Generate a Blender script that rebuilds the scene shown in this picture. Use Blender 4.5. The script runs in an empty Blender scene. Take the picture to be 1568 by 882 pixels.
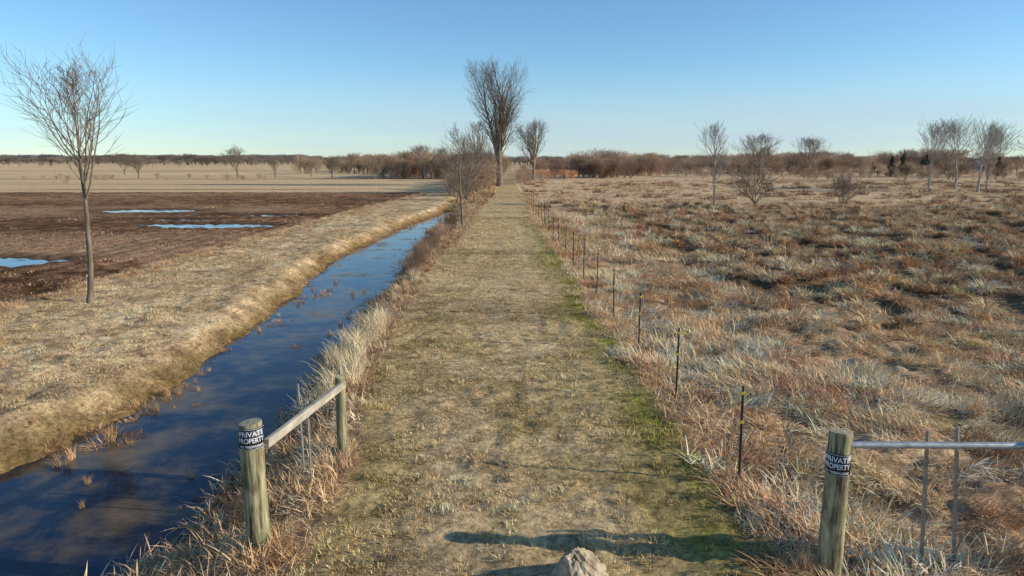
import bpy, math, random, time
import numpy as np
from mathutils import Vector, Matrix
T0=time.time()
def tick(s): print('TICK %s %.1f'%(s,time.time()-T0))
random.seed(7)
scene=bpy.context.scene
scene.view_settings.view_transform='Standard'
try: scene.view_settings.look='None'
except: pass
scene.view_settings.exposure=0

# ------------------------------------------------------------------ noise
def _h(ix,iy,seed):
    n=(ix.astype(np.int64)*374761393+iy.astype(np.int64)*668265263+seed*1442695041)&0x7fffffff
    n=((n^(n>>13))*1274126177)&0x7fffffff
    n=(n^(n>>16))&0xffffff
    return n/float(0xffffff)
def vn(x,y,seed=0):
    x=np.asarray(x,float);y=np.asarray(y,float)
    x0=np.floor(x);y0=np.floor(y);fx=x-x0;fy=y-y0
    fx=fx*fx*(3-2*fx);fy=fy*fy*(3-2*fy)
    a=_h(x0,y0,seed);b=_h(x0+1,y0,seed);c=_h(x0,y0+1,seed);d=_h(x0+1,y0+1,seed)
    return (a*(1-fx)+b*fx)*(1-fy)+(c*(1-fx)+d*fx)*fy
def fbm(x,y,o=3,seed=0):
    s=0;a=.5;t=0
    for i in range(o):
        s=s+a*vn(x*2**i+i*17.3,y*2**i-i*9.1,seed+i);t+=a;a*=.5
    return s/t
def sm(a,b,x):
    t=np.clip((x-a)/(b-a),0,1);return t*t*(3-2*t)

# ------------------------------------------------------------------ site plan (metres; +Y runs along the lane)
def lane_l(y): return np.interp(y,[-50,5.8,7.8,10,14.4,24,36,69,130],[-1.2,-1.85,-1.95,-2.2,-2.5,-2.7,-2.4,-2.5,-3.2])+.12*(vn(y*1.1,y*0,3)-.5)
def lane_r(y): return np.interp(y,[-50,5.8,10,14.4,24,36,69,130],[2.9,2.4,2.2,1.95,1.72,1.45,1.1,.1])+.2*(fbm(y*1.0,y*0,2,5)-.5)
def wat_l(y): return np.interp(y,[-50,7,8.7,11.3,16,20,27,40,52,120],[-5.6,-6.05,-6.25,-5.95,-5.95,-6.3,-6.95,-6.5,-5.1,-6])+.7*(fbm(y*.9,y*0,3,11)-.5)
def wat_r(y): return np.interp(y,[-50,5.5,6.5,7.5,8.7,11.3,16,27,40,52,120],[-3.9,-3.75,-3.55,-3.35,-3.25,-3.55,-3.75,-4.0,-4.4,-4.2,-5])+.7*(fbm(y*1.1,y*0+4,3,12)-.5)
def field_e(y): return np.interp(y,[-50,16,33,52,72,80],[-13.2,-12.3,-11.9,-10.9,-9.7,-9.4])+.5*(fbm(y*.5,y*0,3,15)-.5)
WZ=-0.40
PUD=[(-26.2,50,3.8,1.9),(-20.3,42.5,2.8,.9),(-16.4,38.5,3.1,1.7),(-15.9,46,2.1,1.0),(-19.3,24.6,3.2,1.4),(-63,85,7,1.0),(-19.8,39.4,1.9,.9),(-21.5,46.5,2.4,.8)]
def pud_mask(x,y):
    pd=np.zeros_like(x)
    for cx,cy,rx,ry in PUD:
        q=((x-cx)/rx)**2+((y-cy)/ry)**2
        pd=np.maximum(pd,sm(1.3,.5,q+1.2*(fbm(x*.9,y*1.6,3,71)-.5)))
    return pd
def soil_mask(x,y): return sm(.25,-.25,x-field_e(y))*sm(80.5,79,y+1.2*(fbm(x*.2,y*0,2,77)-.5)*2)
def zone_cattail(x,y):
    return sm(4.5,7.5,x+3.5*(fbm(x*.2,y*.2,2,81)-.5))*sm(15.5,21,y+6*(fbm(x*.15,y*.15,2,82)-.5)+.12*x)*sm(62,46,y+10*(fbm(x*.1,y*.1,2,83)-.5)-.1*x)
def height(x,y):
    x=np.asarray(x,float);y=np.asarray(y,float)
    pl=lane_l(y);pr=lane_r(y);wl=wat_l(y);wr=wat_r(y)
    near=1/(1+np.abs(y)/40)
    z=.05*(fbm(x*.6,y*.6,2,21)-.5)+.06*(fbm(x*5,y*5,3,22)-.5)*near*2
    d=x-pr
    m=sm(0,.45,d)
    zc=zone_cattail(x,y)*m
    z+=-.13*m*sm(120,60,y)+m*near*(.34*(fbm(x*1.3,y*1.3,2,31)-.5)+.19*(fbm(x*4,y*4,2,32)-.5))+m*.06*(fbm(x*.3,y*.3,2,33)-.5)
    z+=zc*near*.6*(fbm(x*1.0,y*.9,2,34)-.55)
    fade=sm(56,49,y); dep=.42*fade+.22*sm(105,80,y)*(1-fade)
    t=np.clip((pl-x)/np.maximum(pl-wr,.3),0,1)
    inr=(x<pl)&(x>wr)
    s=t*t*(3-2*t)
    zr=-dep*s+ .12*(fbm(x*3,y*3,3,41)-.5)*s*(1-t)*3*near
    z=np.where(inr,z+zr,z)
    inw=(x<=wr)&(x>=wl)
    u=np.clip((x-wl)/np.maximum(wr-wl,.3),0,1)
    bed=-dep-(.28*fade+.05)*np.sin(np.pi*u)**.6+.12*(fbm(x*1.1,y*.8,3,43)-.42)*np.sin(np.pi*u)
    z=np.where(inw,z*(.3)+bed,z)
    tl=np.clip((wl-x)/.95,0,1);sl=1-tl*tl*(3-2*tl)
    z=np.where(x<wl,z-(dep)*sl**1.4,z)
    v=sm(0,1,wl-x)*sm(-.3,.5,x-field_e(y))
    z+=v*near*(.18*(fbm(x*1.6+3,y*1.1,3,51)-.5)+.12*(fbm(x*3.5,y*3.5,2,52)-.5))
    so=soil_mask(x,y);pd=pud_mask(x,y)
    z+=so*(1-pd)*(near*(.18*(fbm(x*4,y*4,2,61)-.5)+.04*np.sin(x*2*np.pi/.76)))-so*.05
    z-=pd*.20
    return z

# ------------------------------------------------------------------ albedo of the ground
def C(*a): return np.array(a)
def mixc(a,b,t): return a*(1-t[:,None])+b*t[:,None]
def groundcol(x,y,tex=1):
    x=x.ravel();y=y.ravel();o=np.ones((x.size,1))
    n1=fbm(x*.5,y*.5,3,101);n2=fbm(x*2.2,y*2.2,3,102);n3=fbm(x*.06,y*.09,3,103)
    pl=lane_l(y);pr=lane_r(y);wl=wat_l(y);wr=wat_r(y)
    tan=o*C(.72,.515,.30);straw=o*C(.74,.50,.29)
    col=mixc(tan*.62,tan*1.10,sm(.3,.7,n2))
    col=mixc(col,o*C(.46,.33,.17),sm(.5,.7,fbm(x*1.2,y*.5,3,105))*.6)
    # lane
    ln=mixc(o*C(.41,.30,.14),o*C(.65,.47,.25),sm(.3,.7,n2))
    cx=(pl+pr)/2;wheel=np.exp(-((np.abs(x-cx)-.85)/.35)**2)
    ln=mixc(ln,o*C(.74,.54,.31),np.clip(sm(.47,.7,n1)*.4+wheel*.3*sm(.3,.6,fbm(x,y*.15,2,106)),0,1))
    ln=mixc(ln,o*C(.68,.49,.26),sm(12,45,y)*.6)
    ln=ln*(1-.24*sm(.5,.66,fbm(x*.15,y*.45,2,108)))[:,None]
    moss=o*C(.27,.255,.05)
    mm=sm(1.25,.15,pr-x+1.0*(n1-.5))*(.25+1.0*sm(.3,.7,n2))*sm(50,20,y)
    mm=np.maximum(mm,.4*sm(.9,.1,x-pl+.7*(n1-.5))*sm(.35,.7,n2)*sm(20,8,y))
    mm=np.maximum(mm,.26*sm(.5,.7,fbm(x*1.3,y*.8,3,104))*sm(18,7,y))
    ln=mixc(ln,moss,np.clip(mm*.85,0,1))
    L=sm(pl-.1,pl+.15,x)*sm(pr+.1,pr-.1,x)
    ma=mixc(straw*.6,straw*1.0,sm(.3,.7,n2)); ma=mixc(ma,o*C(.44,.265,.15),sm(.42,.68,n1)*.6)
    ma=mixc(ma,o*C(.33,.31,.16),sm(.58,.7,fbm(x*.45,y*.45,2,107))*.5*sm(18,10,y))
    ma=mixc(ma,o*C(.17,.11,.062),zone_cattail(x,y)*.85)
    ma=mixc(ma,o*C(.76,.53,.31),sm(50,68,y)*.85)
    ma=mixc(ma,o*C(.42,.28,.17),sm(.48,.7,n3)*sm(50,80,y)*.65)
    col=np.where((x>pr)[:,None],ma,col)
    col=mixc(col,ln,L*(y<112))
    bk=((x<pl)&(x>wr-.1))
    col=np.where(bk[:,None],mixc(straw*.3,straw*.75,n2),col)
    col=mixc(col,o*C(.25,.17,.07),sm(.75,.1,wl-x+.3*(n2-.5))*(x<wr)*(y<56))
    inw=(x<wr)&(x>wl)&(y<54)
    col=np.where(inw[:,None],o*C(.10,.07,.035),col)
    so=soil_mask(x,y)
    sc=mixc(o*C(.15,.082,.046),o*C(.37,.215,.13),sm(.3,.7,n2)); sc=mixc(sc,o*C(.48,.32,.19),sm(.5,.72,fbm(x*.05,y*.22,3,111))*.5)
    sc=sc*(1-.33*sm(.45,.65,fbm(x*.08,y*.15,3,113)))[:,None]
    pm=np.zeros(x.size)
    for a,b,rx,ry in PUD: pm=np.maximum(pm,sm(3.2,.9,((x-a)/rx)**2+((y-b)/ry)**2))
    sc=mixc(sc,o*C(.10,.06,.038),pm*.7)
    col=mixc(col,sc,so)
    lf=(x<-6)&(y>78)
    fl=o*C(.86,.60,.34); fl=mixc(fl*.76,fl*1.05,fbm(x*.02,y*.05,3,112))
    bands=sm(1.6,.4,np.abs(y-(86+.03*x+3*(fbm(x*.03,y*0,2,114)-.5))))*sm(-10,-30,x)*.8+sm(4,1,np.abs(y-(132+.02*x)))*.7+sm(14,5,np.abs(y-230))*.4+sm(3,1,np.abs(y-101+.03*x))*.35
    fl=mixc(fl,o*C(.26,.17,.09),np.clip(bands*(.5+n2),0,1))
    col=np.where(lf[:,None],fl,col)
    return np.clip(col,0,.9)

# ------------------------------------------------------------------ materials
def newmat(name):
    m=bpy.data.materials.new(name);m.use_nodes=True
    nt=m.node_tree;b=nt.nodes['Principled BSDF'];return m,nt,b
def N(nt,t,**k):
    n=nt.nodes.new(t)
    for a,v in k.items(): setattr(n,a,v)
    return n
def simple(name,col,rough=.8,var=.3,scale=8,metal=0,stretch=(1,1,1),bump=.3,col2=None):
    m,nt,b=newmat(name)
    tc=N(nt,'ShaderNodeTexCoord');mp=N(nt,'ShaderNodeMapping');mp.inputs['Scale'].default_value=stretch
    no=N(nt,'ShaderNodeTexNoise');no.inputs['Scale'].default_value=scale;no.inputs['Detail'].default_value=6
    nt.links.new(tc.outputs['Object'],mp.inputs[0]);nt.links.new(mp.outputs[0],no.inputs['Vector'])
    r=N(nt,'ShaderNodeValToRGB');r.color_ramp.elements[0].position=.3;r.color_ramp.elements[1].position=.7
    c2=col2 or [min(1,c*(1+var)) for c in col]
    r.color_ramp.elements[0].color=[c*(1-var) for c in col]+[1];r.color_ramp.elements[1].color=list(c2)+[1]
    nt.links.new(no.outputs[0],r.inputs[0]);nt.links.new(r.outputs[0],b.inputs['Base Color'])
    b.inputs['Roughness'].default_value=rough;b.inputs['Metallic'].default_value=metal
    if bump:
        bp=N(nt,'ShaderNodeBump');bp.inputs['Strength'].default_value=bump;bp.inputs['Distance'].default_value=.02
        nt.links.new(no.outputs[0],bp.inputs['Height']);nt.links.new(bp.outputs[0],b.inputs['Normal'])
    return m
def ground_mat():
    m,nt,b=newmat('ground_soil_and_turf')
    at=N(nt,'ShaderNodeAttribute',attribute_name='Col')
    tc=N(nt,'ShaderNodeTexCoord')
    n1=N(nt,'ShaderNodeTexNoise');n1.inputs['Scale'].default_value=12;n1.inputs['Detail'].default_value=7;n1.inputs['Roughness'].default_value=.74
    n2=N(nt,'ShaderNodeTexNoise');n2.inputs['Scale'].default_value=2.6;n2.inputs['Detail'].default_value=5
    for n in(n1,n2): nt.links.new(tc.outputs['Object'],n.inputs['Vector'])
    mr=N(nt,'ShaderNodeMapRange');mr.inputs[1].default_value=.33;mr.inputs[2].default_value=.67;mr.inputs[3].default_value=.32;mr.inputs[4].default_value=1.5
    mr2=N(nt,'ShaderNodeMapRange');mr2.inputs[1].default_value=.3;mr2.inputs[2].default_value=.7;mr2.inputs[3].default_value=.72;mr2.inputs[4].default_value=1.25
    nt.links.new(n1.outputs[0],mr.inputs[0]);nt.links.new(n2.outputs[0],mr2.inputs[0])
    mu=N(nt,'ShaderNodeMath',operation='MULTIPLY');nt.links.new(mr.outputs[0],mu.inputs[0]);nt.links.new(mr2.outputs[0],mu.inputs[1])
    vm=N(nt,'ShaderNodeVectorMath',operation='SCALE');nt.links.new(at.outputs['Color'],vm.inputs[0]);nt.links.new(mu.outputs[0],vm.inputs['Scale'])
    cl=N(nt,'ShaderNodeVectorMath',operation='MINIMUM');cl.inputs[1].default_value=(.85,.74,.55);nt.links.new(vm.outputs[0],cl.inputs[0])
    nt.links.new(cl.outputs[0],b.inputs['Base Color']);b.inputs['Roughness'].default_value=.95;b.inputs['Specular IOR Level'].default_value=0
    bp=N(nt,'ShaderNodeBump');bp.inputs['Strength'].default_value=1;bp.inputs['Distance'].default_value=.06
    nt.links.new(n1.outputs[0],bp.inputs['Height']);nt.links.new(bp.outputs[0],b.inputs['Normal'])
    return m
def blade_mat(name,vlo=.58,vhi=1.3):
    m,nt,b=newmat(name)
    at=N(nt,'ShaderNodeAttribute',attribute_name='tint',attribute_type='INSTANCER')
    bv=N(nt,'ShaderNodeAttribute',attribute_name='bv')
    oi=N(nt,'ShaderNodeObjectInfo')
    mr=N(nt,'ShaderNodeMapRange');mr.inputs[3].default_value=vlo;mr.inputs[4].default_value=vhi
    nt.links.new(bv.outputs['Fac'],mr.inputs[0])
    mr2=N(nt,'ShaderNodeMapRange');mr2.inputs[3].default_value=.78;mr2.inputs[4].default_value=1.2
    nt.links.new(oi.outputs['Random'],mr2.inputs[0])
    mu=N(nt,'ShaderNodeMath',operation='MULTIPLY');nt.links.new(mr.outputs[0],mu.inputs[0]);nt.links.new(mr2.outputs[0],mu.inputs[1])
    vm=N(nt,'ShaderNodeVectorMath',operation='SCALE');nt.links.new(at.outputs['Color'],vm.inputs[0]);nt.links.new(mu.outputs[0],vm.inputs['Scale'])
    cl=N(nt,'ShaderNodeVectorMath',operation='MINIMUM');cl.inputs[1].default_value=(.85,.72,.52);nt.links.new(vm.outputs[0],cl.inputs[0])
    nt.links.new(cl.outputs[0],b.inputs['Base Color']);b.inputs['Roughness'].default_value=.85;b.inputs['Specular IOR Level'].default_value=0
    return m
GM=ground_mat();BM=blade_mat('dry_grass_blades');TM=blade_mat('bare_twigs',.7,1.2)

def obj(name,me,mats=(),parent=None,loc=None,link=True):
    o=bpy.data.objects.new(name,me)
    if me is not None and len(me.materials)==0:
        for m in mats: me.materials.append(m)
    if link: scene.collection.objects.link(o)
    if parent: o.parent=parent
    if loc is not None:o.location=loc
    return o
def npmesh(name,V,F,smooth=False):
    me=bpy.data.meshes.new(name)
    V=np.asarray(V,np.float32)
    if isinstance(F,np.ndarray):
        k=F.shape[1];me.vertices.add(len(V));me.vertices.foreach_set('co',V.ravel())
        me.loops.add(F.size);me.loops.foreach_set('vertex_index',F.ravel().astype(np.int32))
        me.polygons.add(len(F));me.polygons.foreach_set('loop_start',np.arange(0,F.size,k,dtype=np.int32))
        try: me.polygons.foreach_set('loop_total',np.full(len(F),k,np.int32))
        except: pass
        me.update(calc_edges=True)
    else:
        me.from_pydata([tuple(map(float,v)) for v in V],[],F);me.update()
    if smooth: me.polygons.foreach_set('use_smooth',np.ones(len(me.polygons),bool))
    return me

# ------------------------------------------------------------------ ground sheet
xs=[0.]
while xs[-1]<3000:
    a=xs[-1];xs.append(a+(.085 if a<12 else .085*(1+(a-12)*.15)))
xp=np.array(xs);X=np.concatenate([-xp[:0:-1],xp])
ys=[4.4]
while ys[-1]<4000: a=ys[-1];ys.append(a+max(.08,.0085*(a-2)))
Y=np.concatenate([[-60,-30,-15,-8,-4,-2,-1,0,1,2,3,3.5,4,4.2],ys])
GX,GY=np.meshgrid(X,Y)
Z=height(GX,GY)
nx,ny=len(X),len(Y)
V=np.stack([GX.ravel(),GY.ravel(),Z.ravel()],1)
ii=np.arange(nx*ny).reshape(ny,nx)
F=np.stack([ii[:-1,:-1].ravel(),ii[:-1,1:].ravel(),ii[1:,1:].ravel(),ii[1:,:-1].ravel()],1)
me=npmesh('ground',V,F,True)
ca=me.color_attributes.new('Col','FLOAT_COLOR','POINT')
cc=np.ones((nx*ny,4),np.float32);cc[:,:3]=groundcol(GX,GY)
ca.data.foreach_set('color',cc.ravel())
obj('ground',me,[GM])
print('ground verts',nx*ny);tick('ground')

# ------------------------------------------------------------------ water
def water_mat(name,mud=True):
    m,nt,b=newmat(name)
    b.inputs['IOR'].default_value=1.33
    tc=N(nt,'ShaderNodeTexCoord')
    no=N(nt,'ShaderNodeTexNoise');no.inputs['Scale'].default_value=.75;no.inputs['Detail'].default_value=9;no.inputs['Roughness'].default_value=.66
    nt.links.new(tc.outputs['Object'],no.inputs['Vector'])
    r=N(nt,'ShaderNodeValToRGB');e=r.color_ramp.elements
    e[0].position=.43;e[0].color=(.005,.012,.032,1);e[1].position=.62;e[1].color=(.16,.11,.05,1) if mud else (.05,.06,.08,1)
    nt.links.new(no.outputs[0],r.inputs[0]);nt.links.new(r.outputs[0],b.inputs['Base Color'])
    r2=N(nt,'ShaderNodeMapRange');r2.inputs[1].default_value=.52;r2.inputs[2].default_value=.66;r2.inputs[3].default_value=.02;r2.inputs[4].default_value=.35
    nt.links.new(no.outputs[0],r2.inputs[0]);nt.links.new(r2.outputs[0],b.inputs['Roughness'])
    n3=N(nt,'ShaderNodeTexNoise');n3.inputs['Scale'].default_value=5;n3.inputs['Detail'].default_value=3
    nt.links.new(tc.outputs['Object'],n3.inputs['Vector'])
    bp=N(nt,'ShaderNodeBump');bp.inputs['Strength'].default_value=.12;bp.inputs['Distance'].default_value=.02
    nt.links.new(n3.outputs[0],bp.inputs['Height']);nt.links.new(bp.outputs[0],b.inputs['Normal'])
    return m
WM=water_mat('ditch_water_surface');PM=water_mat('puddle_water_surface',False)
yy=np.arange(-40,57,1.);L=wat_l(yy)-.7;R=wat_r(yy)+.7
V=[];F=[]
for i,y in enumerate(yy): V+=[(L[i],y,WZ),(R[i],y,WZ)]
for i in range(len(yy)-1): F.append((2*i,2*i+1,2*i+3,2*i+2))
obj('ditch_water',npmesh('ditch_water',V,F),[WM])
for i,(cx,cy,rx,ry) in enumerate(PUD):
    V=[(cx+1.6*rx*math.cos(a),cy+1.6*ry*math.sin(a),-.128-.002*i) for a in np.linspace(0,2*math.pi,25)[:-1]]
    obj('puddle_water',npmesh('puddle',V,[tuple(range(24))]),[PM])

# ------------------------------------------------------------------ blades and instancing
def blades(name,n,R,hr,w,lean,droop,seed,k=2,clump=1.0,mat=None,outward=False,comb=None,mound=0):
    rg=np.random.RandomState(seed)
    a=rg.rand(n)*2*np.pi;r=R*rg.rand(n)**(.5*clump)
    base=np.stack([r*np.cos(a),r*np.sin(a),-.01+mound*(1-(r/R)**2)*rg.rand(n)],1)
    h=hr[0]+(hr[1]-hr[0])*rg.rand(n)
    phi=rg.rand(n)*2*np.pi if not outward else a+rg.normal(0,.6,n)
    if comb is not None: phi=rg.normal(0,comb,n)
    th=np.abs(rg.normal(lean,lean*.5+.05,n))
    dr=droop*(.5+rg.rand(n))
    wd=phi+np.pi/2+rg.normal(0,.7,n)
    W=np.stack([np.cos(wd),np.sin(wd),np.zeros(n)],1)*(w*(.6+.8*rg.rand(n)))[:,None]*.5
    p=base;rows=[];m=2*k+1
    for s in range(k):
        f=1-s/(k)*.6
        rows+= [p-W*f,p+W*f]
        t=np.minimum(th+dr*s/max(1,k-1),1.75)
        p=p+np.stack([np.sin(t)*np.cos(phi),np.sin(t)*np.sin(phi),np.cos(t)],1)*(h/k)[:,None]
        p[:,2]=np.maximum(p[:,2],.004+.01*rg.rand(n))
    rows.append(p)
    V=np.stack(rows,1).reshape(-1,3)
    b=np.arange(n)*m;T=[]
    for s in range(k-1):
        o=2*s;T+=[np.stack([b+o,b+o+1,b+o+3],1),np.stack([b+o,b+o+3,b+o+2],1)]
    o=2*(k-1);T.append(np.stack([b+o,b+o+1,b+o+2],1))
    me=npmesh(name,V,np.concatenate(T))
    at=me.attributes.new('bv','FLOAT','POINT');at.data.foreach_set('value',np.repeat(rg.rand(n),m).astype(np.float32))
    return obj(name,me,[mat or BM],link=False)
def coll(name,objs):
    c=bpy.data.collections.new(name)
    for i,o in enumerate(objs):
        o.name='%s_%02d'%(name,i);c.objects.link(o)
    return c
def scatter(name,P,rotz,scl,idx,tint,c,tilt=None):
    n=len(P);me=bpy.data.meshes.new(name);me.vertices.add(n);me.vertices.foreach_set('co',np.asarray(P,np.float32).ravel())
    rot=np.zeros((n,3),np.float32);rot[:,2]=rotz
    if tilt is not None: rot[:,0]=tilt[:,0];rot[:,1]=tilt[:,1]
    scl=np.asarray(scl,np.float32)
    if scl.ndim==1: scl=np.stack([scl]*3,1)
    a=me.attributes.new('rot','FLOAT_VECTOR','POINT');a.data.foreach_set('vector',rot.ravel())
    a=me.attributes.new('scl','FLOAT_VECTOR','POINT');a.data.foreach_set('vector',scl.ravel())
    a=me.attributes.new('idx','INT','POINT');a.data.foreach_set('value',np.asarray(idx,np.int32))
    a=me.attributes.new('tint','FLOAT_VECTOR','POINT');a.data.foreach_set('vector',np.asarray(tint,np.float32).ravel())
    o=obj(name,me)
    ng=bpy.data.node_groups.new(name+'_nodes','GeometryNodeTree')
    ng.interface.new_socket('Geometry',in_out='INPUT',socket_type='NodeSocketGeometry')
    ng.interface.new_socket('Geometry',in_out='OUTPUT',socket_type='NodeSocketGeometry')
    gi=ng.nodes.new('NodeGroupInput');go=ng.nodes.new('NodeGroupOutput')
    ip=ng.nodes.new('GeometryNodeInstanceOnPoints');ci=ng.nodes.new('GeometryNodeCollectionInfo')
    ci.inputs['Collection'].default_value=c;ci.inputs['Separate Children'].default_value=True;ci.inputs['Reset Children'].default_value=True
    ip.inputs['Pick Instance'].default_value=True
    def na(nm,t):
        q=ng.nodes.new('GeometryNodeInputNamedAttribute');q.data_type=t;q.inputs['Name'].default_value=nm;return q
    l=ng.links.new
    l(gi.outputs[0],ip.inputs['Points']);l(ci.outputs[0],ip.inputs['Instance'])
    l(na('idx','INT').outputs[0],ip.inputs['Instance Index']);l(na('rot','FLOAT_VECTOR').outputs[0],ip.inputs['Rotation']);l(na('scl','FLOAT_VECTOR').outputs[0],ip.inputs['Scale'])
    l(ip.outputs[0],go.inputs[0])
    md=o.modifiers.new('instances','NODES');md.node_group=ng
    print(name,n)
    return o
RG=np.random.RandomState(3)
def pts(x0,x1,y0,y1,dens):
    n=int((x1-x0)*(y1-y0)*dens);return RG.rand(n)*(x1-x0)+x0,RG.rand(n)*(y1-y0)+y0
def frus(x,y,m=2.5): return np.abs(x)<.78*y+m
def place(x,y,dz=0): return np.stack([x,y,height(x,y)+dz],1)

# mown turf : flat patches + small raised clumps
mown=coll('mown_turf',[blades('m',190,.36,(.02,.05),.008,.8,.5,i) for i in range(4)]+[blades('m',200,.6,(.03,.07),.018,.8,.5,i+9) for i in range(3)]
   +[blades('m',50,.075,(.025,.075),.0065,.6,.6,i+20,outward=True) for i in range(4)])
PX=[];PY=[];SI=[]
def collect(fx,dn,y0,y1,kind,x0=-14,x1=3.5):
    x,y=pts(x0,x1,y0,y1,dn);k=fx(x,y)&frus(x,y);PX.append(x[k]);PY.append(y[k]);SI.append(np.full(k.sum(),kind))
inl=lambda x,y:((x>lane_l(y)-.05)&(x<lane_r(y)+.05))|((x<wat_l(y)-.45-.3*vn(x*3,y*3,9))&(x>field_e(y)-.05))
collect(inl,2.8,4.4,20,0);collect(inl,.9,20,48,1);collect(inl,.4,48,80,1)
cl=lambda x,y: inl(x,y)&(vn(x*6,y*6,207)>.48)
collect(cl,46,4.4,14,2);collect(cl,21,14,26,2);collect(cl,6,26,45,3)
x=np.concatenate(PX);y=np.concatenate(PY);kd=np.concatenate(SI);n=len(x)
den=fbm(x*2.5,y*2.5,2,201)
tint=groundcol(x,y)*(.78+.66*den)[:,None]*np.where(kd>=2,1.22,1.05)[:,None]*np.where(kd>=2,.72+.5*RG.rand(n),1)[:,None]
sc=(.75+.5*den)*np.where(kd==3,1.7,1)
sc3=np.stack([sc,sc,sc*(.7+.7*den)],1)
ix=np.where(kd==0,RG.randint(0,4,n),np.where(kd==1,4+RG.randint(0,3,n),7+RG.randint(0,4,n)))
scatter('mown_grass',place(x,y),RG.rand(n)*6.28,sc3,ix,np.clip(tint,0,.85),mown)

# marsh grass
marsh=coll('marsh_tufts',[blades('t',95,.27,(.12,.30),.012,1.3,.4,30+i,k=3,comb=.75,mound=.06) for i in range(5)]      #0-4 matted
  +[blades('t',60,.12,(.25,.55),.008,.28,.5,40+i,k=3) for i in range(3)]                              #5-7 upright
  +[blades('t',100,.20,(.30,.50),.022,.5,1.5,50+i,k=4,outward=True,clump=1.4,mound=.05) for i in range(4)]    #8-11 tussocks
  +[blades('t',80,.4,(.18,.42),.035,.9,.8,60+i,k=3) for i in range(3)])                               #12-14 distant
xs_,ys_,id_,sc_,ti_,ro_=[],[],[],[],[],[]
pal=np.array([(.90,.62,.35),(.76,.48,.26),(.92,.69,.42),(.56,.33,.18),(.84,.56,.32),(.72,.50,.29)])
def addm(x,y,idx,sc,tint,rot=None):
    xs_.append(x);ys_.append(y);id_.append(idx);sc_.append(sc);ti_.append(tint);ro_.append(RG.rand(len(x))*6.28 if rot is None else rot)
def palette(x,y,s=1.):
    n=len(x);q=np.clip((fbm(x*.8,y*.8,3,301)-.2)/.6,0,.999)*len(pal)
    q=(q+RG.normal(0,.35,n)).astype(int)%len(pal);return pal[q]*s*(.85+.3*RG.rand(n))[:,None]
def swirl(x,y): return 12*fbm(x*.45,y*.45,2,308)+RG.normal(0,.5,len(x))
for (y0,y1,dn,x1) in[(4.4,12,25,13),(12,24,12,21),(24,45,4.5,38)]:
    x,y=pts(1,x1,y0,y1,dn);k=(x>lane_r(y)+.1)&frus(x,y)&(RG.rand(len(x))>zone_cattail(x,y)*.85)
    x=x[k];y=y[k];d=fbm(x*1.3,y*1.3,3,302)
    k=RG.rand(len(x))<sm(.30,.55,d)*.84+.16;x=x[k];y=y[k];d=d[k];n=len(x)
    addm(x,y,RG.randint(0,5,n),(.38+1.15*d)*(.8+.5*RG.rand(n))*(1.0 if y0<24 else 1.5),palette(x,y)*(.62+.9*d)[:,None],swirl(x,y))
x,y=pts(-.1,.7,4.4,75,9);x=x+lane_r(y)+.02;n=len(x)
addm(x,y,RG.randint(0,5,n),.7+.5*RG.rand(n),palette(x,y,.95))
x,y=pts(2,26,6,45,.7);k=(x>lane_r(y)+.6)&frus(x,y)&(fbm(x*.35,y*.35,2,303)>.56);x=x[k];y=y[k];n=len(x)
addm(x,y,5+RG.randint(0,3,n),.45+.45*RG.rand(n),palette(x,y,.9))
x,y=pts(3,62,12,72,3.2);z=zone_cattail(x,y);c=fbm(x*1.0,y*.9,2,34);k=frus(x,y)&(RG.rand(len(x))<z*sm(.42,.56,c));x=x[k];y=y[k];c=c[k];n=len(x)
addm(x,y,8+RG.randint(0,4,n),.7+.55*RG.rand(n),palette(x,y,1.0)*(.65+.55*RG.rand(n))[:,None])
x,y=pts(1,100,38,120,.8);k=(x>lane_r(y)+.3)&frus(x,y)&(zone_cattail(x,y)<.6)&(fbm(x*.25,y*.4,3,306)>.48);x=x[k];y=y[k];n=len(x)
addm(x,y,12+RG.randint(0,3,n),.5+.6*RG.rand(n),palette(x,y,.95)*(.75+.4*fbm(x*.2,y*.2,2,309))[:,None])
x,y=pts(2,80,42,110,.14);k=(x>lane_r(y)+1)&frus(x,y)&(fbm(x*.12,y*.3,3,310)>.57);x=x[k];y=y[k];n=len(x)
addm(x,y,12+RG.randint(0,3,n),1.2+.9*RG.rand(n),np.tile([.40,.25,.145],(n,1))*(.7+.6*RG.rand(n))[:,None])
def flush(name,zs=1.):
    x=np.concatenate(xs_);y=np.concatenate(ys_);n=len(x);s=np.concatenate(sc_);ix=np.concatenate(id_)
    sz=np.where(ix<5,s*zs,s)
    scatter(name,place(x,y),np.concatenate(ro_),np.stack([s,s,sz],1),ix,np.clip(np.concatenate(ti_),0,.88),marsh,RG.normal(0,.10,(n,2)))
    for l in(xs_,ys_,id_,sc_,ti_,ro_): l.clear()
flush('dry_marsh_grass',.75);tick('marsh')
def bankpts(y0,y1,n,a,b):
    y=RG.rand(n)*(y1-y0)+y0;t=RG.rand(n)*(b-a)+a;return lane_l(y)*(1-t)+wat_r(y)*t,y
x,y=bankpts(4.4,26,850,.05,.92);n=len(x);addm(x,y,RG.randint(0,5,n),.5+.5*RG.rand(n),palette(x,y,.8))
x,y=bankpts(4.4,9,190,.05,1.0);n=len(x);addm(x,y,RG.randint(0,5,n),.7+.6*RG.rand(n),palette(x,y,.85))
x,y=bankpts(26,60,600,.0,1.);n=len(x);addm(x,y,RG.randint(0,5,n),.8+.7*RG.rand(n),palette(x,y,.75))
x,y=bankpts(4.4,60,400,.2,.75);k=fbm(x*.8,y*.8,2,311)>.5;x=x[k];y=y[k];n=len(x);addm(x,y,5+RG.randint(0,3,n),.4+.5*RG.rand(n),palette(x,y,.9))
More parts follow.
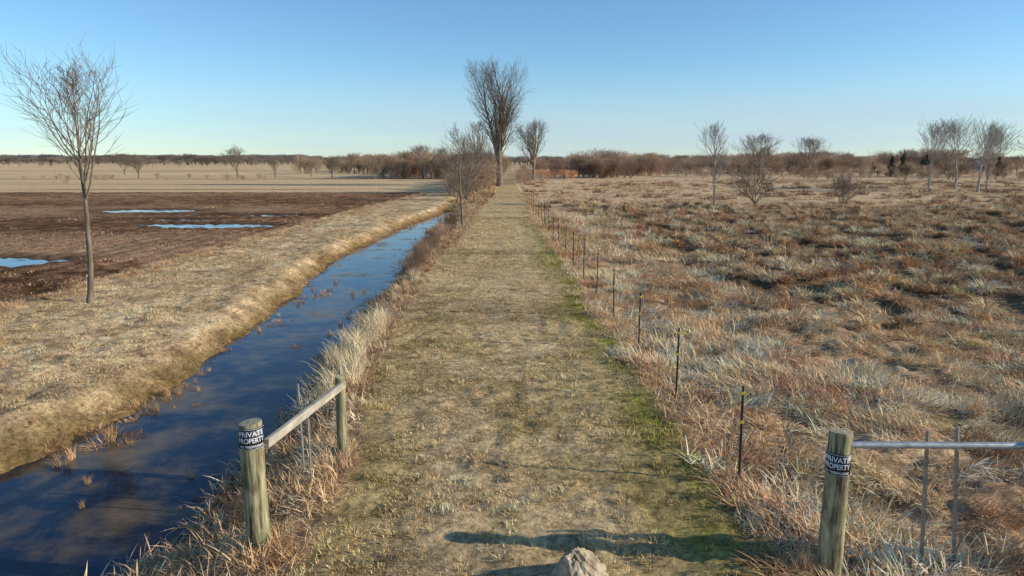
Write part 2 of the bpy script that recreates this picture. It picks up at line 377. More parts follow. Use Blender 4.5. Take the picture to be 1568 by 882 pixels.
x,y=bankpts(9.5,15,60,.2,.7);n=len(x);addm(x,y,5+RG.randint(0,3,n),.8+.6*RG.rand(n),pal[2]*np.ones((n,1)))
x,y=bankpts(56,110,450,-.1,1.5);n=len(x);addm(x,y,12+RG.randint(0,3,n),1.0+.8*RG.rand(n),palette(x,y,.75))
y=RG.rand(900)*60+5;x=wat_l(y)-.05-.5*RG.rand(900)**1.5;k=RG.rand(900)<.45;x=x[k];y=y[k];n=len(x)
addm(x,y,RG.randint(0,5,n),.3+.3*RG.rand(n),pal[3]*np.ones((n,1))*(.8+.6*RG.rand(n))[:,None])
y=RG.rand(1300)*64+12;x=field_e(y)+RG.normal(.2,.35,1300);addm(x,y,RG.randint(0,5,1300),.35+.4*RG.rand(1300),palette(x,y,.85))
for cx,cy in((-2.32,5.8),(-2.03,7.78),(2.8,5.56),(4.62,5.52)):
    n=16;a=RG.rand(n)*6.28;r=.12+.16*RG.rand(n);x=cx+r*np.cos(a);y=cy+r*np.sin(a);addm(x,y,np.where(RG.rand(n)<.6,RG.randint(0,5,n),5+RG.randint(0,3,n)),.35+.35*RG.rand(n),palette(x,y,.9))
flush('ditch_bank_grass',.9)
ex=[(-5.66,9.2,.8),(-5.50,9.35,.7),(-5.78,9.05,.7),(-5.40,9.1,.5),(-5.7,10.3,.45),(-5.62,10.4,.4),(-5.85,8.6,.5),(-5.8,11.1,.5),(-5.65,11.2,.45),(-5.9,8.4,.45),(-5.7,8.3,.35),(-5.7,22,.5),(-4.6,14.2,.5),(-4.7,20,.5),(-4.9,7.3,.25),(-5.2,7.9,.3)]
P=[(a,b,WZ) for a,b,_ in ex];S=[c for *_,c in ex]
y=RG.rand(240)*44+7;u=RG.rand(240);u=np.where(RG.rand(240)<.7,.02+.3*u**1.5,1-.3*u**1.5);x=wat_l(y)*(1-u)+wat_r(y)*u;k=fbm(x*.5,y*.35,2,321)>.5
P+= [(a,b,WZ) for a,b in zip(x[k],y[k])];S+=list(.12+.33*RG.rand(k.sum()));n=len(P)
scatter('emergent_reeds',P,RG.rand(n)*6.28,np.array(S),np.where(RG.rand(n)<.5,RG.randint(0,5,n),5+RG.randint(0,3,n)),np.tile([.52,.32,.17],(n,1))*(.6+.9*RG.rand(n))[:,None],marsh)
st=coll('stubble',[blades('s',55,.8,(.04,.12),.022,1.0,.5,70+i) for i in range(4)])
x,y=pts(-70,-9,14,80,1.3);k=(soil_mask(x,y)>.8)&frus(x,y)&(fbm(x*.1,y*.4,3,331)>.42)
for cx,cy,rx,ry in PUD: k&=(((x-cx)/rx)**2+((y-cy)/ry)**2)>1.6
x=x[k];y=y[k];n=len(x)
scatter('corn_stubble',place(x,y),RG.rand(n)*6.28,.6+.6*RG.rand(n),RG.randint(0,4,n),np.tile([.52,.33,.20],(n,1))*(.6+.6*RG.rand(n))[:,None],st)
tick('grass')

# ------------------------------------------------------------------ bare trees
def nrm(v):
    return v/(math.sqrt(v[0]*v[0]+v[1]*v[1]+v[2]*v[2])+1e-9)
def crs(a,b): return np.array((a[1]*b[2]-a[2]*b[1],a[2]*b[0]-a[0]*b[2],a[0]*b[1]-a[1]*b[0]))
RING={k:[(math.cos(2*math.pi*j/k),math.sin(2*math.pi*j/k)) for j in range(k)] for k in(3,4,5,6,7,8,9,12,14)}
class TB:
    def __init__(s): s.V=[];s.F=[];s.n=0
    def tube(s,P,R,k):
        n0=len(s.V);prev=None;n=len(P)
        for i in range(n):
            p=P[i];r=R[i]
            d=nrm(P[min(i+1,n-1)]-P[max(i-1,0)])
            if prev is None: a=crs(d,(.13,.97,.2))
            else: a=prev-d*(d[0]*prev[0]+d[1]*prev[1]+d[2]*prev[2])
            a=nrm(a);b=crs(d,a);prev=a
            for c,q in RING[k]: s.V.append(p+a*(r*c)+b*(r*q))
        for i in range(n-1):
            for j in range(k):
                s.F.append((n0+i*k+j,n0+i*k+(j+1)%k,n0+(i+1)*k+(j+1)%k,n0+(i+1)*k+j))
def poly(rg,p,d,L,n,wob,up):
    P=[p];d=nrm(d);W=rg.normal(0,wob,(n,3));W[:,2]+=up
    for i in range(n):
        d=nrm(d+W[i]);p=p+d*(L/n);P.append(p)
    return P
def side(rg,d,ang):
    a=nrm(crs(d,rg.normal(0,1,3)));return d*math.cos(ang)+a*math.sin(ang)
def tree_mesh(name,seed,H,r0,first,cw,stems=1,tilt=.1,fork=0,n1=16,n2=7,n3=4,ang=.7,up=.12,twig=.006,wob=.06,sub=1.,r1f=.5,lean=0):
    rg=np.random.RandomState(seed);T=TB();leaders=[]
    if stems==1:
        P=poly(rg,np.zeros(3),np.array([lean,0,1.]),H*.97,14,wob*.5,.05);R=[r0*((1-i/14)**1.05*.9+.05) if i else r0*1.25 for i in range(15)]
        T.tube(P,R,9);leaders.append((P,R,first))
    else:
        base=np.zeros(3)
        if fork>0:
            P=poly(rg,base,np.array([0,0,1.]),fork,4,.02,.05);T.tube(P,[r0*1.3,r0*1.05,r0,r0,r0*.95],9);base=P[-1]
        for s in range(stems):
            az=2*math.pi*(s+rg.rand()*.6)/stems;ti=tilt*(.35+.9*rg.rand()) if s else tilt*.1
            d=np.array([math.sin(ti)*math.cos(az),math.sin(ti)*math.sin(az),math.cos(ti)])
            L=(H-fork)*(.72+.28*rg.rand()) if s else (H-fork)
            P=poly(rg,base+(0 if fork else rg.normal(0,.04*H,3)*[1,1,0]),d,L,12,wob,.05);rr=r0*(.62 if fork else .8)*(.7+.4*rg.rand())
            R=[rr*((1-i/12)*.92+.06) for i in range(13)];T.tube(P,R,6);leaders.append((P,R,first))
    for P,R,f in leaders:
        nn=len(P)-1;N1=n1 if stems==1 else max(4,int(n1/ (stems**.5)))
        for b in range(N1):
            t=f+(1-f)*((b+rg.rand())/N1)**.9*.97
            q=t*nn;i=min(int(q),nn-1);p=P[i]+(P[i+1]-P[i])*(q-i);r=R[i]+(R[i+1]-R[i])*(q-i)
            d0=nrm(P[i+1]-P[i]);a=ang*(.75+.5*rg.rand())
            L=min(cw*(.7+.5*rg.rand())/math.sin(a),max(.12*H,(H-p[2])*.95/max(.4,math.cos(a*.7))))*sub
            L*= (1-.45*max(0,(t-f)/(1-f)-.5))
            B=poly(rg,p,side(rg,d0,a),L,7,wob*1.3,up);rb=max(twig*1.4,min(r*.6,r1f*L*.028+twig));RB=[rb*((1-k/7)*.85+.15) for k in range(8)]
            T.tube(B,RB,5)
            for c in range(n2):
                t2=.18+.8*(c+rg.rand())/n2;q=t2*7;i=min(int(q),6);p2=B[i]+(B[i+1]-B[i])*(q-i)
                L2=L*(.48-.2*t2)*(.6+.7*rg.rand());r2=max(twig,rb*.45*(1-t2*.5))
                S=poly(rg,p2,side(rg,nrm(B[i+1]-B[i]),.5+.4*rg.rand()),L2,4,wob*1.5,up*1.2);T.tube(S,[r2,r2*.8,r2*.65,r2*.5,r2*.3],3)
                for e in range(n3):
                    t3=.15+.8*(e+rg.rand())/n3;q=t3*4;i=min(int(q),3);p3=S[i]+(S[i+1]-S[i])*(q-i)
                    L3=L2*(.35+.35*rg.rand());r3=max(twig*.7,r2*.5)
                    U=poly(rg,p3,side(rg,nrm(S[i+1]-S[i]),.5+.4*rg.rand()),L3,2,wob*1.5,up*1.2);T.tube(U,[r3,r3*.75,r3*.35],3)
    me=npmesh(name,T.V,np.array(T.F),True)
    at=me.attributes.new('bv','FLOAT','POINT');at.data.foreach_set('value',rg.rand(len(T.V)).astype(np.float32))
    return me
bark=simple('grey_brown_bark',(.16,.12,.085),.9,.35,10,stretch=(1,1,.25),bump=.5,col2=(.28,.22,.16))
barkg=simple('pale_grey_bark',(.24,.185,.14),.9,.3,6,stretch=(1,1,.3),bump=.5)
birch=simple('white_birch_bark',(.28,.235,.19),.8,.45,5,stretch=(1,1,3),bump=.2,col2=(.56,.50,.42))
def tree(name,x,y,mat,mesh=None,rz=0,s=1,**k):
    o=obj(name,mesh or tree_mesh(name,**k),[mat],loc=(x,y,float(height(x,y))-.05));o.rotation_euler[2]=rz;o.scale=(s,s,s);return o
tree('bare_ash_tree',-10.6,17.0,bark,seed=5,H=5.75,r0=.085,first=.44,cw=1.45,n1=24,n2=9,n3=4,ang=.62,up=.11,twig=.0065,wob=.06,lean=.14)
tree('bare_cottonwood_tree',-1.7,96,bark,seed=12,H=16.6,r0=.42,first=.06,cw=2.6,stems=7,tilt=.19,fork=2.8,n1=44,n2=8,n3=4,ang=.54,up=.10,twig=.013,wob=.05)
tree('bare_poplar_tree',-4.6,101,barkg,seed=13,H=9,r0=.22,first=.2,cw=1.8,stems=5,tilt=.35,fork=1.2,n1=20,n2=6,n3=4,ang=.6,up=.1,twig=.014)
tree('bare_maple_tree',4.0,130,barkg,seed=14,H=10.4,r0=.3,first=.12,cw=2.7,stems=5,tilt=.35,fork=1.8,n1=32,n2=7,n3=4,ang=.6,up=.08,twig=.018)
tree('bare_willow_tree',-2.62,36.5,bark,seed=15,H=5.2,r0=.07,first=.25,cw=.85,n1=22,n2=7,n3=4,ang=.6,up=.12,twig=.006)
wm=tree_mesh('willow',seed=16,H=4.6,r0=.07,first=.1,cw=1.2,stems=5,tilt=.4,n1=24,n2=6,n3=4,ang=.6,up=.1,twig=.010)
tree('bare_willow_tree',-3.9,62,bark,wm);tree('bare_willow_tree',-4.3,76,bark,wm,rz=2,s=1.35);tree('bare_willow_tree',-3.6,84,bark,wm,rz=4,s=1.1)
tree('white_birch_tree',15.7,54,birch,seed=21,H=6.3,r0=.10,first=.3,cw=1.5,n1=26,n2=9,n3=4,ang=.75,up=.13,twig=.010)
tree('bare_hawthorn_tree',18.9,54,bark,seed=22,H=3.2,r0=.10,first=.12,cw=1.4,stems=5,tilt=.7,fork=.3,n1=24,n2=7,n3=4,ang=.8,up=.03,twig=.010)
tree('bare_dogwood_shrub',27.6,58,barkg,seed=23,H=2.4,r0=.03,first=.1,cw=.8,stems=11,tilt=.7,n1=26,n2=6,n3=3,ang=.6,up=.06,twig=.010)
am=[tree_mesh('aspen',seed=30+i,H=8,r0=.15,first=.3,cw=2.5,stems=2+i,tilt=.3,fork=1.4,n1=28,n2=7,n3=4,ang=.7,up=.1,twig=.014) for i in range(2)]
for i,(x,y,s) in enumerate([(51.4,86,1.),(53.4,80,.95),(55.2,87,1.03),(58.5,86,.84)]): tree('bare_aspen_tree',x,y,birch,am[i%2],rz=i*2,s=s)
mm=[tree_mesh('maple',seed=40+i,H=8,r0=.22,first=.2,cw=3.2,stems=4,tilt=.5,fork=1.2,n1=28,n2=7,n3=4,ang=.7,up=.07,twig=.018) for i in range(3)]
for i,(x,y,s) in enumerate([(53,150,1.1),(66,156,1.02),(58,162,.8),(108,142,1.1),(-17.8,140,.78),(-15.5,150,.75)]): tree('bare_maple_tree',x,y,barkg,mm[i%3],rz=i*1.7,s=s)
ap=[tree_mesh('apple',seed=60+i,H=5,r0=.15,first=.2,cw=1.7,stems=4,tilt=.6,fork=.9,n1=20,n2=6,n3=4,ang=.7,up=.05,twig=.018) for i in range(3)]
for i,(x,y,s) in enumerate([(-58,148,1.2),(-72,135,.8),(-48,142,.84),(-80,150,.9),(-36,140,.8),(-94,170,1),(-9,120,.9),(-43,150,.7)]): tree('bare_apple_tree',x,y,bark,ap[i%3],rz=i*1.7,s=s)
sh=[]
for i in range(5):
    sh.append(obj('s',tree_mesh('s',seed=90+i,H=1,r0=.012,first=.1,cw=.3,stems=8,tilt=.55,n1=20,n2=4,n3=2,ang=.6,up=.08,twig=.004),[TM],link=False))
for i in range(3):
    sh.append(obj('s',tree_mesh('s',seed=97+i,H=1,r0=.03,first=.15,cw=.32,stems=5,tilt=.45,fork=.18,n1=24,n2=5,n3=3,ang=.7,up=.06,twig=.005),[TM],link=False))
shc=coll('bare_shrub_variants',sh);tick('trees')
A=[]
def brush(x0,x1,y0,y1,n,h0,h1,col,kinds=(0,8),gap=0,wide=1.25):
    x=RG.rand(n)*(x1-x0)+x0;y=RG.rand(n)*(y1-y0)+y0
    if gap: k=fbm(x*.05,y*.05,2,401)>gap;x=x[k];y=y[k]
    m=len(x);h=h0+(h1-h0)*RG.rand(m)**1.5*(.4+.9*fbm(x*.04,y*0,2,402))
    A.append((x,y,h,RG.randint(kinds[0],kinds[1],m),np.tile(col,(m,1))*(.7+.6*RG.rand(m))[:,None],np.full(m,wide)))
brush(3,36,155,215,260,2.2,4.8,(.42,.29,.21),gap=.35)
brush(20,125,170,250,500,2.4,6.4,(.43,.31,.22),gap=.35)
brush(14,24,135,150,40,2.2,3.8,(.27,.18,.13))
brush(3,12,128,150,50,1,1.8,(.60,.33,.19),(0,5))
brush(34,110,120,165,70,1.0,2.6,(.44,.31,.22),(0,5))
brush(-28,-2,130,200,200,2.5,5.8,(.42,.305,.215))
brush(-55,-20,175,230,120,2.2,4.8,(.42,.305,.215))
brush(-6.5,-3.2,68,125,90,1.3,4.0,(.38,.275,.195))
brush(.9,2.6,100,128,20,1.0,2.6,(.38,.27,.19),(0,5))
brush(-90,-38,115,135,26,.6,1.6,(.40,.28,.19),(0,5))
brush(-150,-60,93,101,24,.4,1.0,(.44,.31,.20),(0,5))
brush(64,150,120,200,140,1.2,3.4,(.42,.30,.21))
x,y,h,idx,ti,wd=[np.concatenate([a[i] for a in A]) for i in range(6)];n=len(x)
scatter('brush_thicket',place(x,y),RG.rand(n)*6.28,np.stack([h*wd,h*wd,h],1),idx,ti,shc)
A.clear()
brush(-900,-60,620,740,750,4,7.5,(.25,.21,.185),(5,8),wide=2.2)
brush(-260,900,480,620,800,3.5,7,(.28,.23,.195),(5,8),wide=2.2)
brush(-900,-300,1000,1100,350,8,12,(.24,.22,.225),(5,8),wide=2.6)
brush(-300,-60,330,380,40,2,4.5,(.34,.26,.20),(5,8),wide=1.5)
brush(60,420,260,340,260,3,6,(.38,.28,.21),(5,8),gap=.4,wide=1.5)
x,y,h,idx,ti,wd=[np.concatenate([a[i] for a in A]) for i in range(6)];n=len(x)
scatter('distant_treeline',place(x,y),RG.rand(n)*6.28,np.stack([h*wd,h*wd,h],1),idx,ti,shc)
x,y=bankpts(5.5,40,60,.2,.8);k=fbm(x*.3,y*.3,2,411)>.42;x=x[k];y=y[k];n=len(x)
scatter('bank_brambles',place(x,y),RG.rand(n)*6.28,.35+.45*RG.rand(n),RG.randint(0,5,n),np.tile([.38,.26,.18],(n,1))*(.4+.9*RG.rand(n))[:,None],shc)
gm=simple('juniper_foliage',(.045,.06,.03),.9,.4,3)
def juniper(x,y,h,seed):
    rg=np.random.RandomState(seed);T=TB();T.tube([np.zeros(3),np.array([0,0,h*.5]),np.array([0,0,h*.95])],[.12,.08,.02],6)
    V=list(T.V);F=list(T.F)
    for i in range(1300):
        t=rg.rand();r=h*.27*(1-t)**.7*(.55+.5*rg.rand())*(.8+.4*math.sin(t*17+seed));a=rg.rand()*6.28
        p=np.array([r*math.cos(a),r*math.sin(a),h*(.04+.95*t)]);s=.14*(.5+rg.rand());u=nrm(rg.normal(0,1,3));w=nrm(crs(u,rg.normal(0,1,3)))
        k=len(V);V+=[p-u*s,p+w*s*.6,p+u*s+np.array([0,0,s])];F.append((k,k+1,k+2))
    return obj('juniper_tree',npmesh('juniper',V,F),[gm],loc=(x,y,float(height(x,y))))
for i,(x,y,h) in enumerate([(79,146,4.2),(83.5,150,4.8),(86,147,4.0),(88.5,150,4.6),(104,150,4.2),(112,150,4.8)]): juniper(x,y,h,i)

# ------------------------------------------------------------------ helper prims
def box(V,F,c,s):
    k=len(V);x,y,z=c;a,b,d=[q/2 for q in s]
    V+=[(x-a,y-b,z-d),(x+a,y-b,z-d),(x+a,y+b,z-d),(x-a,y+b,z-d),(x-a,y-b,z+d),(x+a,y-b,z+d),(x+a,y+b,z+d),(x-a,y+b,z+d)]
    F+=[tuple(k+i for i in f) for f in[(0,3,2,1),(4,5,6,7),(0,1,5,4),(1,2,6,5),(2,3,7,6),(3,0,4,7)]]
def empty(name,loc=(0,0,0)):
    o=bpy.data.objects.new(name,None);scene.collection.objects.link(o);o.location=loc;return o
def boxobj(name,boxes,mat,parent,bev=0):
    V=[];F=[]
    for c,s in boxes: box(V,F,c,s)
    o=obj(name,npmesh(name,V,F),[mat],parent)
    if bev: m=o.modifiers.new('b','BEVEL');m.width=bev;m.segments=2
    return o
def tubeobj(name,A_,B_,r,mat,parent,k=12):
    T=TB();A_=np.array(A_,float);B_=np.array(B_,float);P=[A_+(B_-A_)*t for t in np.linspace(0,1,6)]
    T.tube(P,[r]*6,k);n=len(T.V)
    T.F.append(tuple(range(k))[::-1]);T.F.append(tuple(range(n-k,n)))
    return obj(name,npmesh(name,T.V,T.F),[mat],parent)

# ------------------------------------------------------------------ gate posts
def post_mat():
    m,nt,b=newmat('weathered_treated_post')
    tc=N(nt,'ShaderNodeTexCoord');mp=N(nt,'ShaderNodeMapping');mp.inputs['Scale'].default_value=(9,9,.8)
    a=N(nt,'ShaderNodeTexNoise');a.inputs['Scale'].default_value=3;a.inputs['Detail'].default_value=8;a.inputs['Roughness'].default_value=.7
    l=nt.links.new;l(tc.outputs['Object'],mp.inputs[0]);l(mp.outputs[0],a.inputs['Vector'])
    r=N(nt,'ShaderNodeValToRGB');e=r.color_ramp.elements;e[0].position=.38;e[0].color=(.05,.038,.02,1);e[1].position=.66;e[1].color=(.56,.48,.30,1)
    m2=r.color_ramp.elements.new(.5);m2.color=(.31,.27,.15,1)
    l(a.outputs[0],r.inputs[0])
    g=N(nt,'ShaderNodeTexNoise');g.inputs['Scale'].default_value=4;g.inputs['Detail'].default_value=6;l(tc.outputs['Object'],g.inputs['Vector'])
    gr=N(nt,'ShaderNodeMapRange');gr.inputs[1].default_value=.45;gr.inputs[2].default_value=.62;gr.inputs[4].default_value=.6;l(g.outputs[0],gr.inputs[0])
    mx=N(nt,'ShaderNodeMix',data_type='RGBA');l(gr.outputs[0],mx.inputs[0]);l(r.outputs[0],mx.inputs[6]);mx.inputs[7].default_value=(.21,.22,.10,1)
    s=N(nt,'ShaderNodeTexNoise');s.inputs['Scale'].default_value=7;s.inputs['Detail'].default_value=3
    mp2=N(nt,'ShaderNodeMapping');mp2.inputs['Scale'].default_value=(1,1,.5);mp2.inputs['Location'].default_value=(3,5,1);l(tc.outputs['Object'],mp2.inputs[0]);l(mp2.outputs[0],s.inputs['Vector'])
    sr=N(nt,'ShaderNodeMapRange');sr.inputs[1].default_value=.53;sr.inputs[2].default_value=.66;sr.inputs[4].default_value=.8;l(s.outputs[0],sr.inputs[0])
    m3=N(nt,'ShaderNodeMix',data_type='RGBA');l(sr.outputs[0],m3.inputs[0]);l(mx.outputs[2],m3.inputs[6]);m3.inputs[7].default_value=(.09,.06,.035,1)
    l(m3.outputs[2],b.inputs['Base Color']);b.inputs['Roughness'].default_value=.85
    bp=N(nt,'ShaderNodeBump');bp.inputs['Strength'].default_value=.9;bp.inputs['Distance'].default_value=.012;l(a.outputs[0],bp.inputs['Height']);l(bp.outputs[0],b.inputs['Normal'])
    return m
PMAT=post_mat();ENDG=simple('post_end_grain',(.38,.33,.20),.9,.3,30,bump=.4)
black=simple('sign_black_paint',(.012,.012,.016),.45,.2,20,bump=0);white=simple('sign_white_paint',(.72,.74,.78),.5,.05,20,bump=0)
galv=simple('galvanised_steel',(.42,.43,.43),.45,.25,12,metal=.6,bump=.1)
wrail=simple('weathered_grey_rail',(.40,.35,.28),.8,.35,12,stretch=(.3,.3,1),bump=.4)
dark=simple('dark_fence_steel',(.035,.028,.022),.7,.4,10,bump=.1)
yel=simple('yellow_insulator',(.7,.5,.03),.5,.1,5,bump=0)
rust=simple('rusty_stake_steel',(.34,.29,.24),.6,.35,14,metal=.3,bump=.2)
def post(parent,x,y,h,r,name='post',seed=0,lean=(0,0)):
    rg=np.random.RandomState(seed);k=28;V=[];F=[];prof=[(-.5,1.06),(0,1.06),(.25*h,1.02),(.5*h,1.0),(.75*h,.99),(h-.03,.98),(h-.012,.965),(h,.90)]
    ph=rg.rand(4)*6
    for z,s in prof:
        for j in range(k):
            a=2*math.pi*j/k;q=r*s*(1+.02*math.sin(2*a+ph[0]+z)+.012*math.sin(5*a+ph[1]))
            V.append((x+lean[0]*z+q*math.cos(a),y+lean[1]*z+q*math.sin(a),z+(.012*math.cos(a+ph[2]) if z>h-.02 else 0)))
    for i in range(len(prof)-1):
        for j in range(k):F.append((i*k+j,i*k+(j+1)%k,(i+1)*k+(j+1)%k,(i+1)*k+j))
    n=len(V);V.append((x+lean[0]*h,y+lean[1]*h,h+.004));nF=len(F)
    for j in range(k):F.append((n-k+j,n-k+(j+1)%k,n))
    me=npmesh(name,V,F);o=obj(name,me,[PMAT,ENDG],parent)
    for i,p in enumerate(me.polygons):p.use_smooth=i<nF;p.material_index=1 if i>=nF else 0
    return o
def sign(x,y,z0,z1,r,az):
    e=empty('private_property_sign')
    hw=math.radians(78);n=32;V=[];F=[];rr=r+.006
    def pt(s,z,q):
        a=az+s/rr;return (x+q*math.cos(a),y+q*math.sin(a),z)
    Ls=hw*rr
    for i in range(n+1):
        s=-Ls+2*Ls*i/n
        for z in(z0,z1): V.append(pt(s,z,rr))
    for i in range(n):F.append((2*i,2*i+2,2*i+3,2*i+1))
    o=obj('plate',npmesh('plate',V,F,True),[black],e);md=o.modifiers.new('s','SOLIDIFY');md.thickness=.002
    H=z1-z0
    def strip(nm,s0,s1,za,zb):
        V=[];F=[]
        for i in range(25):
            s=s0+(s1-s0)*i/24
            V+=[pt(s,za,rr+.0035),pt(s,zb,rr+.0035)]
        for i in range(24):F.append((2*i,2*i+2,2*i+3,2*i+1))
        obj(nm,npmesh(nm,V,F),[white],e)
    strip('border_top',-Ls*.96,Ls*.96,z1-.007,z1-.004);strip('border_bottom',-Ls*.96,Ls*.96,z0+.004,z0+.007)
    for nm,txt,zc,hh,wd in(('text_private','PRIVATE',z0+H*.76,H*.25,Ls*1.5),('text_property','PROPERTY',z0+H*.44,H*.25,Ls*1.6),('text_no_trespassing','NO TRESPASSING',z0+H*.15,H*.12,Ls*1.5)):
        cu=bpy.data.curves.new(nm,'FONT');cu.body=txt;cu.align_x='CENTER';cu.align_y='CENTER';cu.offset=.018
        t=bpy.data.objects.new(nm,cu);scene.collection.objects.link(t);bpy.context.view_layer.update()
        me=bpy.data.meshes.new_from_object(t.evaluated_get(bpy.context.evaluated_depsgraph_get()))
        bpy.data.objects.remove(t)
        co=np.array([v.co[:] for v in me.vertices]);mn=co.min(0);mxx=co.max(0)
        co[:,0]=(co[:,0]-(mn[0]+mxx[0])/2)/(mxx[0]-mn[0])*wd;co[:,1]=(co[:,1]-(mn[1]+mxx[1])/2)/(mxx[1]-mn[1])*hh
        for v,c in zip(me.vertices,co): v.co=pt(c[0],zc+c[1],rr+.0035)
        me.materials.clear();obj(nm,me,[white],e)
    return e
g1=empty('wooden_gate_fence')
post(g1,-2.32,5.80,1.22,.105,'near_post',1,(.0,.0));post(g1,-2.03,7.78,1.0,.06,'far_post',2,(.01,0))
sign(-2.32,5.80,1.0,1.19,.105*.985,math.radians(-66))
def beam(name,A_,B_,w,t,mat,parent):
    A_=Vector(A_);B_=Vector(B_);d=(B_-A_);L=d.length;V=[];F=[];box(V,F,(L/2,0,0),(L,t,w))
    o=obj(name,npmesh(name,V,F),[mat],parent);q=d.to_track_quat('X','Z');o.rotation_mode='QUATERNION';o.rotation_quaternion=q;o.location=A_
    m=o.modifiers.new('b','BEVEL');m.width=.008;m.segments=2;return o
beam('rail',(-2.20,5.84,1.0),(-1.985,7.82,.90),.085,.05,wrail,g1)
tubeobj('stake',(-2.34,7.28,-.15),(-2.33,7.2,1.1),.013,galv,g1,8);tubeobj('stake_short',(-2.18,7.0,-.15),(-2.175,6.98,1.02),.011,galv,g1,8)
g2=empty('pipe_gate_fence')
post(g2,2.80,5.56,1.23,.098,'near_post',3);post(g2,4.62,5.52,1.2,.10,'far_post',4)
sign(2.80,5.56,.865,1.055,.098*.99,math.radians(-122))
tubeobj('pipe_rail',(2.88,5.58,1.10),(5.0,5.60,1.08),.030,galv,g2,14)
tubeobj('stake',(3.68,5.66,-.1),(3.60,5.66,1.2),.018,rust,g2,8);tubeobj('stake_right',(3.98,5.67,-.1),(3.86,5.67,1.22),.018,rust,g2,8)
ef=empty('electric_fence');yv=7.2;fp=[]
while yv<72:
    fp.append((2.72-.025*yv,yv));yv+=2.75
V=[];F=[];yl=[]
for i,(x,y) in enumerate(fp):
    h=1.06+.06*random.random();z0=float(height(x,y));lx=random.uniform(-.03,.03);ly=random.uniform(-.02,.02)
    T=TB();T.tube([np.array([x,y,z0-.3]),np.array([x+lx,y+ly,h+.0])],[.016,.014],6);T.F.append(tuple(range(6,12)))
    k=len(V);V+=T.V;F+=[tuple(k+a for a in f) for f in T.F]
    box(V,F,(x-.012,y,z0+.04),(.05,.012,.12))
    yl+=[((x+lx*.95-.005,y+ly,h-.08),(.045,.04,.035)),((x+lx*.6-.005,y+ly,h*.62),(.045,.04,.035))]
obj('line_posts',npmesh('line_posts',V,F),[dark],ef)
boxobj('insulators',yl[:10],yel,ef,.004)
boxobj('insulators_dark',yl[10:],dark,ef)
for hz in(.98,.62):
    T=TB();T.tube([np.array([x-.025,y,hz]) for x,y in fp],[.0016]*len(fp),4);obj('wire_%d'%(hz*100),npmesh('wire',T.V,T.F),[galv],ef)
# rock at bottom
import bmesh
bm=bmesh.new();bmesh.ops.create_icosphere(bm,subdivisions=5,radius=1)
for v in bm.verts:
    c=v.co;n=Vector(c).normalized()
    q=.72+.7*float(fbm(np.array([c.x*1.3+c.z+9]),np.array([c.y*1.3-c.z*.7]),4,501)[0])-.35*abs(float(vn(np.array([c.x*3+c.z*2]),np.array([c.y*3]),502)[0])-.5)
    q+=.16*float(fbm(np.array([c.x*8+c.z*3]),np.array([c.y*8+c.z*5]),2,503)[0])
    tp=max(0,n.z)
    v.co=Vector((n.x*.29*q*(1-.62*tp),n.y*.2*q*(1-.5*tp),n.z*.30*q))
me=bpy.data.meshes.new('rock');bm.to_mesh(me);bm.free()
o=obj('boulder_rock',me,[simple('tan_rock',(.30,.225,.15),.95,.5,10,bump=1,col2=(.60,.48,.34))],loc=(.56,5.36,-.02));o.rotation_euler=(.1,-.15,.4)

fg=empty('far_field_gate')
boxobj('gate_posts',[((1.6,114,.6),(.18,.18,1.5)),((5.0,114,.6),(.18,.18,1.5))],wrail,fg)
boxobj('gate_bars',[((3.3,114,z),(3.2,.05,.09)) for z in(.35,.65,.95,1.2)]+[((3.3,113.96,.78),(.09,.03,.95))],wrail,fg)
sid=simple('pale_grey_siding',(.42,.43,.44),.7,.08,3,bump=0);roofm=simple('grey_shingles',(.20,.20,.21),.8,.2,3,bump=.1);glass=simple('window_glass',(.03,.04,.05),.15,.1,3,bump=0);doorm=simple('door_paint',(.18,.08,.05),.6,.1,3,bump=0)
def house(x,y,w,d,h,rh,name,wallm=sid):
    e=empty(name,(x,y,float(height(x,y))))
    boxobj('walls',[((0,0,h/2),(w,d,h))],wallm,e)
    V=[(-w/2-.4,-d/2-.4,h+.02),(w/2+.4,-d/2-.4,h+.02),(w/2+.4,d/2+.4,h+.02),(-w/2-.4,d/2+.4,h+.02),(-w/2-.4,0,h+rh),(w/2+.4,0,h+rh)]
    obj('roof',npmesh('roof',V,[(0,1,5,4),(3,4,5,2),(0,4,3),(1,2,5),(0,3,2,1)]),[roofm],e)
    boxobj('windows',[((sx*w*.5,-d/2-.02,h*.55),(w*.11,.06,h*.3)) for sx in(-.7,-.35,.35,.7)],glass,e)
    boxobj('door',[((0,-d/2-.02,h*.37),(w*.07+.3,.06,h*.72))],doorm,e)
    boxobj('chimney',[((w*.25,.5,h+rh*.8),(.7,.7,1.2))],doorm,e)
    return e
house(137,204,6,5,2.3,1.3,'ranch_house')
for x,y in((-270,580),(-420,600)):
    e=empty('utility_pole',(x,y,0));tubeobj('pole',(0,0,0),(0,0,9),.14,bark,e,8);boxobj('crossarm',[((0,0,8.4),(2.4,.15,.18))],bark,e);boxobj('insulators',[((a,0,8.6),(.12,.12,.2)) for a in(-1.1,-.5,.5,1.1)],galv,e)

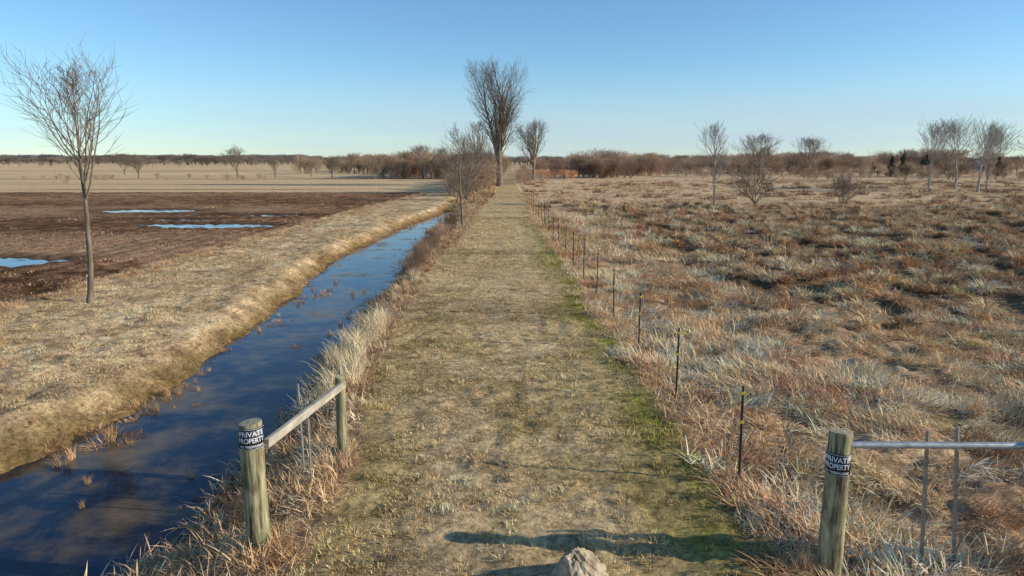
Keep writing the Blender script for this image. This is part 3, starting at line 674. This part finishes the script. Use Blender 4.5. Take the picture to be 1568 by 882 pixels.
# ------------------------------------------------------------------ light
sv=Vector((3.42,-.45,1.25)).normalized()
el=math.asin(sv.z);rot=math.atan2(sv.x,sv.y)
w=bpy.data.worlds.new('World');scene.world=w;w.use_nodes=True
nt=w.node_tree;bg=nt.nodes['Background'];sk=nt.nodes.new('ShaderNodeTexSky');sk.sky_type='NISHITA';sk.sun_disc=False
sk.sun_elevation=el;sk.sun_rotation=rot;sk.air_density=1.0;sk.dust_density=.05;sk.ozone_density=3.2;sk.altitude=200
mu=nt.nodes.new('ShaderNodeMix');mu.data_type='RGBA';mu.blend_type='MULTIPLY';mu.inputs[0].default_value=1;mu.inputs[7].default_value=(.83,1.03,1.14,1)
l=nt.links.new;l(sk.outputs[0],mu.inputs[6])
# thin high cirrus low over the eastern horizon
tc=nt.nodes.new('ShaderNodeTexCoord');mp=nt.nodes.new('ShaderNodeMapping');mp.inputs['Scale'].default_value=(1,1,9);mp.inputs['Rotation'].default_value=(0,.06,0)
no=nt.nodes.new('ShaderNodeTexNoise');no.inputs['Scale'].default_value=1.6;no.inputs['Detail'].default_value=5
l(tc.outputs['Generated'],mp.inputs[0]);l(mp.outputs[0],no.inputs['Vector'])
def mrange(src,a,b,c,d):
    q=nt.nodes.new('ShaderNodeMapRange');q.interpolation_type='SMOOTHSTEP';q.inputs[1].default_value=a;q.inputs[2].default_value=b;q.inputs[3].default_value=c;q.inputs[4].default_value=d;l(src,q.inputs[0]);return q.outputs[0]
sp=nt.nodes.new('ShaderNodeSeparateXYZ');l(tc.outputs['Generated'],sp.inputs[0])
def mul(a,b):
    q=nt.nodes.new('ShaderNodeMath');q.operation='MULTIPLY';l(a,q.inputs[0]);l(b,q.inputs[1]);return q.outputs[0]
f=mul(mul(mrange(no.outputs[0],.38,.7,.3,1),mrange(sp.outputs['Z'],.14,.01,0,.85)),mrange(sp.outputs['X'],-.5,.5,0.55,1))
cm=nt.nodes.new('ShaderNodeMix');cm.data_type='RGBA';l(f,cm.inputs[0]);l(mu.outputs[2],cm.inputs[6]);cm.inputs[7].default_value=(3.6,4.3,5.4,1)
l(cm.outputs[2],bg.inputs[0]);bg.inputs[1].default_value=.145
sd=bpy.data.lights.new('sun','SUN');sd.energy=5;sd.angle=math.radians(.5);sd.color=(1,.89,.70)
so=bpy.data.objects.new('sun',sd);scene.collection.objects.link(so);so.rotation_euler=(-sv).to_track_quat('-Z','Y').to_euler();so.location=(30,-5,20)
cd=bpy.data.cameras.new('camera');cd.sensor_width=36;cd.lens=24.3;cd.clip_end=6000;cd.clip_start=.1
co=bpy.data.objects.new('camera',cd);scene.collection.objects.link(co);co.location=(0,0,3.5);co.rotation_euler=(math.radians(90-10.49),0,0)
scene.camera=co
tick('end')
